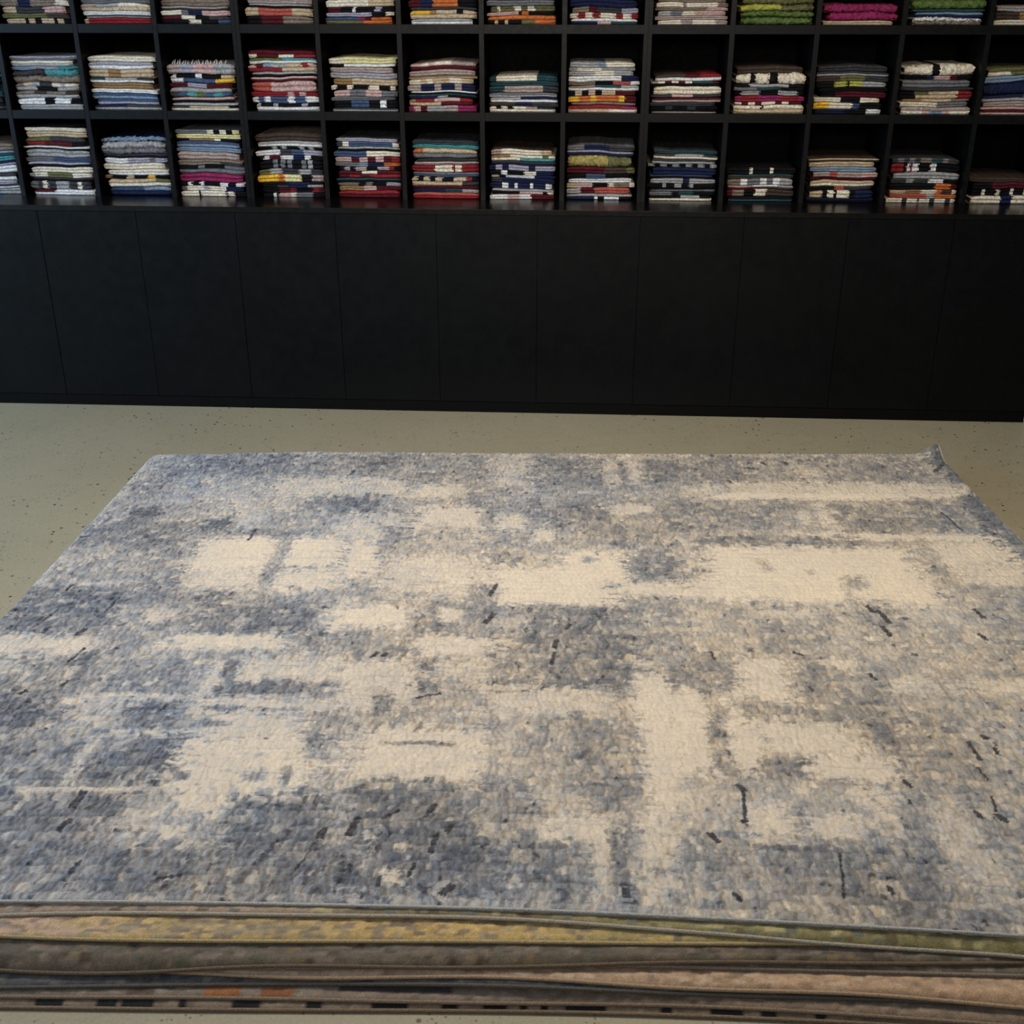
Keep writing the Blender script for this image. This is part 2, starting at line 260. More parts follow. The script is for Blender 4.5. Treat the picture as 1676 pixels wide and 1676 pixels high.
# ------------------------------------------------------------------ the setting
fl = box('floor', -7, 6, -9, 1.2, -.1, 0, concrete()); tag(fl, kind='structure')
wb = box('wall_back', -7, 2.3, .44, .6, 0, 3.2, plaster('grey_plaster', (70, 70, 72))); tag(wb, kind='structure')
wr = box('wall_right', XEND + .008, XEND + .2, -YB + .03, .43, 0, 3.2, plaster('white_plaster', (205, 208, 214))); tag(wr, kind='structure')

# ------------------------------------------------------------------ black base cabinet, counter top, shelving
Z3 = ZROW[3]
KICK = .048
base = empty('base_cabinet', (0, 0, 0))
tag(base, 'long low black base cabinet with flat seamed fronts below the rug shelves', 'cabinet')
box('carcass', XSEAM - 2 * SEAM, XEND - .001, -YB + .02, .42, 0, Z3 - .022, M_KICK, base)
for k in range(-2, 10):
    xa = XSEAM + k * SEAM + .0007; xb = XSEAM + (k + 1) * SEAM - .0007
    box('front_panel', xa, xb, -YB + random.uniform(0, .0012), -YB + .018, KICK + .002, Z3 - .0235, M_PANEL, base, .0012)
box('kickboard', XSEAM - 2 * SEAM, XEND - .001, -YB + .002, -YB + .0195, .001, KICK, M_KICK, base, .001)
box('end_panel', XEND - .0005, XEND + .002, -YB + .0205, .42, 0.001, Z3 - .0235, M_PANEL, base)
ct = box('counter_top', XSEAM - 2 * SEAM, XEND, -YB - .001, .42, Z3 - .022, Z3, M_TOP, None, .0015)
tag(ct, 'long glossy black counter top between the base cabinet and the bottom row of folded rugs', 'counter')

TH = .020; BT = .034; DEP = .39
ROWZ = [ZROW[2], ZROW[1], ZROW[1] + ROWH]
ZTOP = ZROW[1] + ROWH
for n, (a, b, lab) in enumerate(((-2, 3, 'leftmost black open shelving unit of square compartments holding folded rugs'),
                                (3, 8, 'middle black open shelving unit of square compartments holding folded rugs'),
                                (8, 13, 'rightmost black open shelving unit of square compartments holding folded rugs'))):
    u = empty('shelving_unit', (X0 + (a + b) / 2 * CELL, 0, Z3))
    tag(u, lab, 'shelves', 'black open shelving units along the back')
    ox, oz = u.location.x, Z3
    def part(nm, x0, x1, y0, y1, z0, z1, m, bv=.0012):
        o = box(nm, x0 - ox, x1 - ox, y0, y1, z0 - oz, z1 - oz, m, u, bv); return o
    xa, xb = X0 + a * CELL, X0 + b * CELL
    SP = .0165
    part('side_panel', xa + .0003, xa + SP, 0, DEP, Z3, ZTOP, M_SHELF)
    part('side_panel', xb - SP, xb - .0003, 0, DEP, Z3, ZTOP, M_SHELF)
    part('back_panel', xa + SP, xb - SP, DEP - .012, DEP, Z3, ZTOP, M_SHELF_IN, 0)
    for k in range(a + 1, b):
        x = X0 + k * CELL
        part('divider', x - TH / 2, x + TH / 2, 0, DEP - .012, Z3, ZTOP, M_SHELF)
    for k in range(a, b):
        c0 = X0 + k * CELL + (SP if k == a else TH / 2); c1 = X0 + (k + 1) * CELL - (SP if k == b - 1 else TH / 2)
        for z in ROWZ:
            part('shelf_board', c0, c1, .0015, DEP - .012, z - BT, z, M_SHELF)

# ------------------------------------------------------------------ folded rugs on the shelves
def parse_band(s):
    out = []; i = 0
    while i < len(s):
        c = s[i]; j = i + 1
        while j < len(s) and (s[j].isdigit() or s[j] == '.'): j += 1
        out.append((c, float(s[i + 1:j]) if j > i + 1 else 1.0)); i = j
    t = sum(w for _, w in out)
    return [(c, w / t) for c, w in out if w > 0]

def describe(bands, shag):
    wt = {}
    for b in bands:
        for c, w in b: wt[c] = wt.get(c, 0) + w / len(bands)
    ks = sorted(wt, key=lambda c: -wt[c])
    pre = 'shaggy ' if shag else ''
    if len(ks) == 1 or wt[ks[0]] > .8: return pre + NAMES[ks[0]]
    if len(ks) >= 3 and not shag and wt[ks[0]] < .62:
        return 'patterned %s and %s' % (NAMES[ks[0]], NAMES[ks[1]])
    return pre + '%s and %s' % (NAMES[ks[0]], NAMES[ks[1]])

def band_colour(band, f):
    a = 0
    for c, w in band:
        a += w
        if f <= a + 1e-6: return c
    return band[-1][0]

def folded_rug(w, zb, zt, bands, top, shag, depth, r):
    """One folded rug: rounded front folds (one per visible layer), soft ends. zb/zt sampled over x."""
    nx = len(zb)
    xs = np.linspace(-w / 2, w / 2, nx)
    nb = len(bands)
    prof = []                                 # (y, height fraction, band of the face that follows)
    k = 9 if nb == 1 else 6
    th = float(np.mean(zt - zb))
    ry = min(.018, th / nb * .8)
    prof.append((depth, 0.0, nb - 1)); prof.append((ry * 1.2, 0.0, nb - 1))
    for b in range(nb - 1, -1, -1):
        lo = (nb - 1 - b) / nb
        for i in range(k):
            a = -math.pi / 2 + math.pi * i / (k - 1)
            if nb > 1 and b != 0 and i == k - 1: continue
            yy = ry * (1 - max(0.0, math.cos(a))) + (r.uniform(0, .002) if i in (k // 2,) else 0)
            if nb > 1 and b != 0 and i >= k - 2: yy = min(yy + .002, ry)
            prof.append((yy + (.003 * b if nb > 1 else 0), lo + (math.sin(a) + 1) / 2 / nb, b))
    prof.append((ry * 1.2, 1.0, -1)); prof.append((depth * .5, 1.0, -1)); prof.append((depth, 1.0, -1))
    m = len(prof)
    P = np.zeros((m, nx, 3))
    yl = np.cumsum(r.normal(0, .0006, nx)); yl -= yl.mean()
    for j, (y, f, b) in enumerate(prof):
        e = np.minimum(1, np.minimum(np.arange(nx), nx - 1 - np.arange(nx)) / 2.0)     # rounded ends
        sq = np.full(nx, 1.0); sq = (.55 + .45 * np.sqrt(e)) * (1 - r.uniform(.0, .3) * np.clip(1 - np.arange(nx) / 9, 0, 1) - r.uniform(0, .3) * np.clip(1 - (nx - 1 - np.arange(nx)) / 9, 0, 1))
        mid = (zb + zt) / 2
        z = zb + (zt - zb) * f
        if f > .02: z = mid + (z - mid) * sq
        P[j, :, 0] = xs
        P[j, :, 1] = y + yl + (1 - np.sqrt(e)) * .006
        P[j, :, 2] = z
    if shag:
        nz = r.normal(0, .0022, (m, nx, 3)); nz[0:2] = 0; nz[-1] = 0
        P += nz
        P[:, :, 2] = np.maximum(P[:, :, 2], zb[None, :])
    q = grid_quads(nx, m)
    verts = P.reshape(-1, 3)
    # end caps, fan to a centre line
    caps = []
    cols = np.zeros((len(q), 4)); cols[:, 3] = 1
    segx = (xs[:-1] + xs[1:]) / 2
    jit = r.uniform(-.012, .012, (m, ))
    for j in range(m - 1):
        b = prof[j + 1][2] if prof[j + 1][2] == -1 else prof[j][2]
        for i in range(nx - 1):
            f = i / (nx - 1) + .5 / (nx - 1)
            if b == -1: c = band_colour(top, f)
            else: c = band_colour(bands[b], min(1, max(0, f + jit[j])))
            cc = np.array(lin(PAL[c]))
            cols[j * (nx - 1) + i, :3] = cc * max(.35, 1 + r.normal(0, .16))
    capq = []
    for side in (0, nx - 1):
        for j in range(m // 2):
            a, b2, c, d = j * nx + side, (j + 1) * nx + side, (m - 2 - j) * nx + side, (m - 1 - j) * nx + side
            if j + 1 >= m - 2 - j: break
            capq.append([a, b2, c, d] if side else [d, c, b2, a])
    capc = np.array([[*lin(PAL[bands[0][0 if i < len(capq) // 2 else -1][0]]), 1] for i in range(len(capq))]) * .8
    q = np.concatenate([q[:, ::-1], np.array(capq)[:, ::-1]]); cols = np.concatenate([cols, capc])
    me = mesh_np('folded_rug', verts, q)
    if len(me.polygons) == len(q):
        at = me.color_attributes.new('Col', 'FLOAT_COLOR', 'CORNER')
        at.data.foreach_set('color', np.repeat(cols, 4, axis=0).astype(np.float32).ravel())
    return me

ORD = ['topmost', 'second down', 'third down', 'fourth down', 'fifth down', 'sixth down', 'seventh down', 'eighth down', 'ninth down',
       'tenth down', 'eleventh down', 'twelfth down', 'thirteenth down', 'fourteenth down']
NTH = ['leftmost', 'second-from-left', 'third-from-left', 'fourth-from-left', 'fifth-from-left', 'sixth-from-left', 'seventh-from-left',
       'seventh-from-right', 'sixth-from-right', 'fifth-from-right', 'fourth-from-right', 'third-from-right', 'second-from-right', 'rightmost']
ROWNAME = {1: 'top-shelf', 2: 'middle-shelf', 3: 'bottom-shelf'}
YFRONT = {1: .02, 2: .025, 3: .03}
seen = {}
for row, colm, off, w, spec in STACKS:
    k = seen.get(row, 0); seen[row] = k + 1
    nm = NTH[k] if row > 1 else (NTH[k] if k < 7 else NTH[k + 1])
    r = np.random.default_rng(1000 * row + colm + 50)
    items = [s.split() for s in spec.split('; ')]
    nx = 41
    GX = np.linspace(-CELL / 2, CELL / 2, 81)          # pile height across the compartment
    X = GX / CELL
    Hh = np.zeros(81)
    w = min(w, CELL - .044)
    bow = r.uniform(-.5, 1.0)
    for i in range(len(items) - 1, -1, -1):
        t = float(items[i][0]) / 1000; s = items[i][1]
        shag = '*' in s; fringe = '%' in s
        s = s.replace('*', '').replace('%', '')
        top = None
        if '^' in s:
            a, s = s.split('^'); top = parse_band(a)  # separate top colour, mostly darkened for the shade under the shelf
        bands = [parse_band(x) for x in s.split('/')]  # k marks real black and also shadowed gaps painted as dark layers
        if top is None: top = bands[0]
        if len(bands) == 1 and t > .0120 and not shag: bands = bands * 2
        ph = r.uniform(0, 6.28, 3)
        wob = .55 * np.sin(X * 5 + ph[0]) + .3 * np.sin(X * 11 + ph[1]) + .15 * np.sin(X * 23 + ph[2])
        tk = t * (1 + .12 * wob) - .3 * (Hh - Hh.mean())
        tk = np.maximum(tk, .45 * t)
        tk = tk + .0005 * bow * (.5 - np.abs(X)) * (1 if i else .5)
        Ht = Hh + tk
        gap = .0006 if i else 0
        sc = 1 if i == len(items) - 1 else 1
        wi = w * r.uniform(.90, 1.0)
        dx = r.uniform(-1, 1) * (w - wi) * .5
        lim = CELL / 2 - .0175 - .003 - wi / 2
        cx = max(-lim, min(lim, off + dx))
        xi = np.linspace(-wi / 2, wi / 2, nx) + cx
        zb = np.interp(xi, GX, Hh) + .0002; zt = np.interp(xi, GX, Ht) - .0002
        yf = YFRONT[row] + r.uniform(-.006, .010)
        me = folded_rug(wi, zb, zt - gap, bands, top, shag, r.uniform(.27, .31), r)
        z0 = ZROW[row] + .0004
        rz = r.normal(0, .008)
        o = link('folded_rug', me, M_WOOL, None, (X0 + (colm + .5) * CELL + cx, yf, z0))
        o.rotation_euler.z = max(-.015, min(.015, rz))
        desc = describe(bands, shag)
        if fringe: desc += ' fringed'
        place = ORD[i] if i < len(items) - 1 else 'lowest'
        tag(o, '%s folded rug, %s in the %s %s stack' % (desc, place, nm, ROWNAME[row]), 'folded rug',
            'folded rugs stacked on the %s' % {1: 'top shelf row', 2: 'middle shelf row', 3: 'bottom shelf row'}[row])
        if fringe:
            fv = []; fq = []
            for n in range(20):
                x = -wi * .42 + wi * .78 * n / 19 + r.uniform(-.003, .003)
                zz = float(np.interp(x + cx, GX, Ht)) - .001
                lean = r.uniform(-.006, .006); hh = r.uniform(.011, .018)
                bs = len(fv)
                for lv, rad in ((0, .0026), (.5, .0022), (1, .0009)):
                    for a in range(4):
                        fv.append((x + lean * lv * lv + rad * math.cos(a * math.pi / 2), .014 + .01 * lv + rad * math.sin(a * math.pi / 2), zz + hh * lv))
                for lv in range(2):
                    for a in range(4):
                        fq.append((bs + lv * 4 + a, bs + lv * 4 + (a + 1) % 4, bs + lv * 4 + 4 + (a + 1) % 4, bs + lv * 4 + 4 + a))
            fo = link('fringe', mesh_np('fringe', fv, fq), thread('white_fringe', (225, 220, 210)), o)
            fo['label'] = 'white tassel fringe'
        Hh = Ht

# ------------------------------------------------------------------ the pile of big rugs on the floor
TR = .0125; NR = 9
FL, FR, BL, BR = [np.array(c) for c in CORNERS]
def sstep(x): x = np.clip(x, 0, 1); return x * x * (3 - 2 * x)
def front_y(j, x):                        # j counts from the top rug (0) to the lowest (8)
    p = FRONTS[j]; xs = np.array([a for a, _ in p]); ys = np.array([b for _, b in p])
    c = np.polyfit(xs, ys, 3)
    lo, hi = xs[0] - .25, xs[-1] + .25
    xc = np.clip(x, lo, hi)
    base = np.polyval(c, xc)
    dl = np.polyval(np.polyder(c), lo) * .3; dh = np.polyval(np.polyder(c), hi) * .3
    y = base + np.where(x < lo, dl * (x - lo), 0) + np.where(x > hi, dh * (x - hi), 0)
    return y + WAV[j] * np.sin(x * WFR[j] + j * 1.7)
WAV = [.0, .003, .002, .003, .002, .003, .003, .002, .002]
WFR = [4, 7, 6, 8, 5, 9, 6, 7, 5]
# side and back offsets of each rug relative to the top one (positive = sticks out further)
LO = [0, .032, .022, -.010, .004, -.016, -.006, -.02, -.012]
RO = [0, .006, .012, -.006, .008, -.012, .004, -.010, -.006]
BO = [0, -.004, .002, -.008, .003, -.010, -.002, -.012, -.004]
def left_x(j, y):
    t = (y - FL[1]) / (BL[1] - FL[1]); return FL[0] + (BL[0] - FL[0]) * t - LO[j] + .004 * np.sin(y * 3 + j)
def right_x(j, y):
    t = (y - FR[1]) / (BR[1] - FR[1]); return FR[0] + (BR[0] - FR[0]) * t + RO[j] + .003 * np.sin(y * 4 + j * 2)
def back_y(j, x):
    t = (x - BL[0]) / (BR[0] - BL[0]); return BL[1] + (BR[1] - BL[1]) * t + BO[j] - (.055 * np.clip(1 - t / .25, 0, 1) if j == 1 else 0)
def inside(j, x, y):
    d = .028
    return (sstep((x - left_x(j, y)) / .04 + .62) * sstep((right_x(j, y) - x) / d + 1.0)
            * sstep((back_y(j, x) - y) / d + 1.0) * sstep((y - front_y(j, x)) / d + .6))
def under(j, x, y):                       # height of the underside of rug j
    h = np.zeros_like(x)
    for m in range(j + 1, NR): h = h + TR * inside(m, x, y)
    w = .0016 * np.sin(x * 2.3 + 1.1) * np.sin(y * 1.9 + .4) * sstep(h / .08)
    edge = np.clip(1 - (y - front_y(j, x)) / .12, 0, 1)
    lift = {7: 0, 6: .0005, 5: .002, 4: .0015, 3: .001, 2: .002, 1: .0015, 0: .001}.get(j, 0)
    w = w + edge ** 2 * lift * (1 + np.sin(x * 3.1 + j * 2.2))
    w = w + edge ** 2 * {6: .011, 5: .009, 4: .007, 3: .006, 2: .004, 1: .003, 0: .003}.get(j, 0) * np.exp(-((x - .0) / .3) ** 2)         # the gap under the slate rug
    if j == 0:                            # curled far right corner and right edge
        dr = right_x(0, y) - x; db = back_y(0, x) - y
        w = w + .012 * np.exp(-(np.clip(dr, 0, 9) / .035)) * sstep((y + 3.2) / 1.2)
        w = w + .040 * np.exp(-((dr / .045) ** 2 + (db / .06) ** 2))
    return h + w

def cell_noise(U, V, su, sv, seed, stagger=True):
    """blocky value noise on a brick lattice in rug metres"""
    g = np.random.default_rng(seed)
    nv = int(3.2 / sv) + 4; nu = int(3.8 / su) + 6
    tab = g.uniform(-1, 1, (nv, nu)); offs = g.uniform(0, 1, nv) * (1 if stagger else 0)
    iv = np.floor(V / sv + 2).astype(int) % nv
    fu = U / su + 2 + offs[iv]
    iu = np.floor(fu).astype(int) % nu
    return tab[iv, iu], np.minimum(fu - np.floor(fu), 1 - (fu - np.floor(fu))) * su, np.minimum(V / sv - np.floor(V / sv), 1 - (V / sv - np.floor(V / sv))) * sv

def smooth_noise(U, V, s, seed):
    g = np.random.default_rng(seed)
    tab = g.uniform(-1, 1, (64, 64))
    x = U / s + 5; y = V / s + 5
    ix = np.floor(x).astype(int); iy = np.floor(y).astype(int); fx = sstep(x - ix); fy = sstep(y - iy)
    a = tab[iy % 64, ix % 64]; b = tab[iy % 64, (ix + 1) % 64]; c = tab[(iy + 1) % 64, ix % 64]; d = tab[(iy + 1) % 64, (ix + 1) % 64]
    return (a * (1 - fx) + b * fx) * (1 - fy) + (c * (1 - fx) + d * fx) * fy

def tone_ramp(T, blue):
    ts = [-.5, 0, .8, 1.6, 2.3, 3.0, 3.8, 5.0]
    cs = np.array([lin(c) for c in ((226, 208, 182), (216, 198, 172), (199, 185, 166), (177, 169, 158), (152, 148, 143), (118, 118, 119), (82, 85, 92), (42, 39, 42))])
    out = np.stack([np.interp(T, ts, cs[:, k]) for k in range(3)], -1)
    hue = np.stack([1 - .17 * blue, 1 - .02 * blue, 1 + .20 * blue], -1)
    k = sstep((T - .9) / .8)[..., None]
    return out * (1 - k + k * hue)

def top_pattern(S, Tt):
    U = S * 3.1; V = Tt * 2.45
    wu = .010 * smooth_noise(U, V, .035, 51) + .004 * smooth_noise(U, V, .012, 52); wv = .006 * smooth_noise(U, V, .03, 53) + .0035 * smooth_noise(U, V, .011, 54)
    tone = np.zeros(S.shape)
    for rep in range(2):
        tn = np.full(S.shape, 2.3)
        ju, _, _ = cell_noise(U + wu, V + wv, .045, .010, 11 + 70 * rep); jv, _, _ = cell_noise(U + wu, V + wv, .016, .030, 12 + 70 * rep)
        ju2, _, _ = cell_noise(U + wu, V + wv, .02, .006, 13 + 70 * rep); jv2, _, _ = cell_noise(U + wu, V + wv, .03, .012, 14 + 70 * rep)
        g = np.random.default_rng(3)
        for f in FEATS.split():
            a, b, c, d, t = [float(x) for x in f.split(',')]
            a, b, c, d = a / 1000, b / 1000, c / 1000, d / 1000
            wdt = (c - a) * 3.1; hgt = (d - b) * 2.45
            ku = min(1.0, .12 + wdt / .35) * min(1, .3 + hgt / .05); kv = min(1.0, .05 + hgt / .14)
            sgn = 1 if g.random() < .5 else -1
            uu = S + sgn * (ju * .015 + ju2 * .007) * ku
            vv = Tt + sgn * (jv * .012 + jv2 * .006) * kv
            m = (uu > a) & (uu < c) & (vv > b) & (vv < d)
            tn[m] = t * .92 + tn[m] * .08
        tone += tn / 2
    Uw, Vw = U + wu, V + wv
    n1, e1u, e1v = cell_noise(Uw, Vw, .042, .026, 21); n2, e2u, e2v = cell_noise(Uw, Vw, .016, .026, 22)
    n3, e3u, e3v = cell_noise(Uw, Vw, .009, .015, 23); n4, _, _ = cell_noise(U + wu * .5, V + wv, .13, .006, 24); n5, _, _ = cell_noise(Uw, Vw, .018, .028, 25)
    lo = smooth_noise(U, V, .22, 31); md = smooth_noise(U, V, .05, 32); hi = smooth_noise(U, V * .5, .010, 34)
    grain = np.random.default_rng(9).uniform(-1, 1, S.shape); grain[2:] = .4 * grain[2:] + .35 * grain[1:-1] + .35 * grain[:-2]
    amp = np.interp(tone, [.2, .9, 1.6, 2.6, 3.4, 4.2], [.12, .34, .55, .60, .66, .5])
    tt = tone + amp * (.48 * n1 + .42 * n2 + .38 * n3 + .38 * n5 + .5 * md + .4 * hi) + .35 * lo * np.clip(tone, .35, 1) + .36 * grain
    streak = (n4 > .72) & (smooth_noise(U, V, .10, 33) > .0)
    tt = tt + np.where(streak, .8, 0) * np.interp(tone, [.2, 1.2, 2.5], [.6, .8, .3])
    tt = np.where((n2 < -.86) & (tone > 1.9), tt - .55, tt)
    tt = np.where((n3 < -.93) & (tone > 1.9), tt - .7, tt)
    tt = np.where((n5 > .9) & (n3 > .1) & (tone > 2.5), tt + .8, tt)
    tt = np.where((n3 > .95) & (hi > .25) & (tone > 1.2), tt + 1.3, tt)
    ju, jv, ju2, jv2 = n2 * .25, n5 * .4, n3 * .3, n3 * .4
    mark = np.zeros(S.shape, bool)
    for f in MARKS.split():
        a, b, c, d, wd = [float(x) for x in f.split(',')]
        ax, ay, cx, cy = a / 1000 * 3.1, b / 1000 * 2.45, c / 1000 * 3.1, d / 1000 * 2.45
        L = math.hypot(cx - ax, cy - ay) + 1e-6; ux, uy = (cx - ax) / L, (cy - ay) / L
        px = U - ax; py = V - ay
        q = (U + .006 * ju - ax) * ux + (V + .004 * jv - ay) * uy
        dd = np.abs(-(U + .005 * ju2 - ax) * uy + (V + .004 * jv2 - ay) * ux)
        mark |= (q > -.3 * wd / 1000) & (q < L + .3 * wd / 1000) & (dd < wd / 2000)
    tt = np.where(mark, 4.9, tt)
    tt = np.clip(tt, -.4, 5)
    blue = -.08 + .45 * smooth_noise(U, V, .3, 41) + .3 * n1 + 1.15 * np.clip(.42 - S, -.25, .5)
    colr = tone_ramp(tt, np.clip(blue, -.7, 1.3))
    seam2 = np.exp(-(np.minimum(e2u, e2v) / .0022) ** 2); seam1 = np.exp(-(np.minimum(e1u, e1v) / .003) ** 2)
    rough = np.interp(tone, [.3, 1.2, 2.4], [.25, .6, 1.0])
    colr = colr * (1 - (.16 * rough * np.clip(seam2 + .6 * seam1, 0, 1)) * (hi > -.15))[..., None]  # groove shading put into the colour along the block seams
    seam3 = np.exp(-(np.minimum(e3u, e3v) / .0018) ** 2)
    hgt = 1.35 * rough * (.0008 * n2 + .0006 * n1 + .0008 * n3 + .0004 * hi - .0018 * seam2 - .0012 * seam1 - .0008 * seam3)
    return colr, hgt

LOWER = {  # j: list of (x position, colour) along the front, speck colours, speck density
 1: ([(-1.6, (152, 130, 112)), (-.55, (148, 128, 108)), (-.1, (118, 104, 76)), (.3, (130, 120, 78)), (1.6, (104, 98, 66))], [(74, 62, 46), (170, 158, 110), (88, 96, 90)], .30),
 2: ([(-1.6, (160, 136, 98)), (-.9, (172, 140, 112)), (-.72, (166, 140, 84)), (-.5, (140, 122, 84)), (-.3, (172, 142, 80)), (-.05, (174, 144, 80)), (.3, (140, 126, 78)), (1.6, (120, 110, 72))], [(108, 96, 92), (184, 154, 92), (98, 82, 76), (136, 126, 104)], .42),
 3: ([(-1.6, (88, 78, 64)), (-.3, (96, 84, 70)), (.4, (92, 80, 66)), (1.6, (80, 74, 62))], [(60, 46, 34), (112, 94, 60), (76, 80, 60), (120, 104, 92)], .32),
 4: ([(-1.6, (128, 120, 116)), (-.2, (122, 108, 98)), (.4, (92, 80, 66)), (1.6, (104, 94, 72))], [(84, 76, 66), (130, 118, 100)], .25),
 5: ([(-1.6, (150, 128, 112)), (-.2, (158, 134, 114)), (.3, (166, 136, 106)), (1.6, (172, 138, 104))], [(128, 104, 82), (182, 158, 132)], .22),
 6: ([(-1.6, (64, 64, 66)), (-.75, (74, 74, 76)), (-.2, (82, 80, 76)), (.2, (62, 68, 68)), (1.6, (66, 70, 66))], [(34, 36, 62), (92, 86, 76), (52, 50, 50), (106, 100, 92)], .38),
 7: ([(-1.6, (118, 104, 92)), (-.5, (126, 112, 98)), (.3, (124, 104, 86)), (1.6, (128, 108, 88))], [(96, 84, 72), (140, 126, 110)], .25),
 8: ([(-1.6, (122, 106, 88)), (0, (124, 106, 88)), (1.6, (116, 96, 76))], [(98, 84, 70), (138, 120, 98)], .2)}

RUGLAB = ['large distressed grey, blue and cream rug spread on top of the floor pile',
          'rug with a taupe and olive patchwork edge, directly under the top grey rug',
          'rug with a mustard yellow patterned edge, third down in the floor pile',
          'dark taupe speckled rug under the mustard yellow one in the floor pile',
          'thin grey tan edged rug between the dark taupe and pinkish tan rugs',
          'pinkish tan plain edged rug in the lower half of the floor pile',
          'dark slate and navy speckled rug over the black gap in the floor pile',
          'tan rug with orange and dark maroon edge patches, second from the floor',
          'lowest rug of the floor pile, tan with black rectangles along its edge']
BINDCOL = [(176, 176, 174), (170, 162, 148), (176, 156, 116), (112, 98, 82), (132, 122, 112), (174, 148, 122), (96, 92, 86), (140, 122, 104), (132, 114, 94)]

def tube_loop(name, pts, rad, mat, parent):
    pts = np.asarray(pts); n = len(pts); rad = np.broadcast_to(np.asarray(rad, float), (n,))[:, None]
    tg = np.roll(pts, -1, 0) - np.roll(pts, 1, 0); tg /= np.linalg.norm(tg, axis=1)[:, None] + 1e-9
    up = np.array([0, 0, 1.0]); side = np.cross(tg, up); side /= np.linalg.norm(side, axis=1)[:, None] + 1e-9
    up2 = np.cross(side, tg)
    K = 8; V = []
    for a in range(K):
        c, s = math.cos(2 * math.pi * a / K), math.sin(2 * math.pi * a / K)
        V.append(pts + side * rad * .8 * c + up2 * rad * s)
    V = np.stack(V, 1).reshape(-1, 3)
    i = np.arange(n)[:, None]; a = np.arange(K)[None, :]
    q = np.stack([i * K + a, i * K + (a + 1) % K, ((i + 1) % n) * K + (a + 1) % K, ((i + 1) % n) * K + a], -1).reshape(-1, 4)
    return link(name, mesh_np(name, V, q), mat, parent)

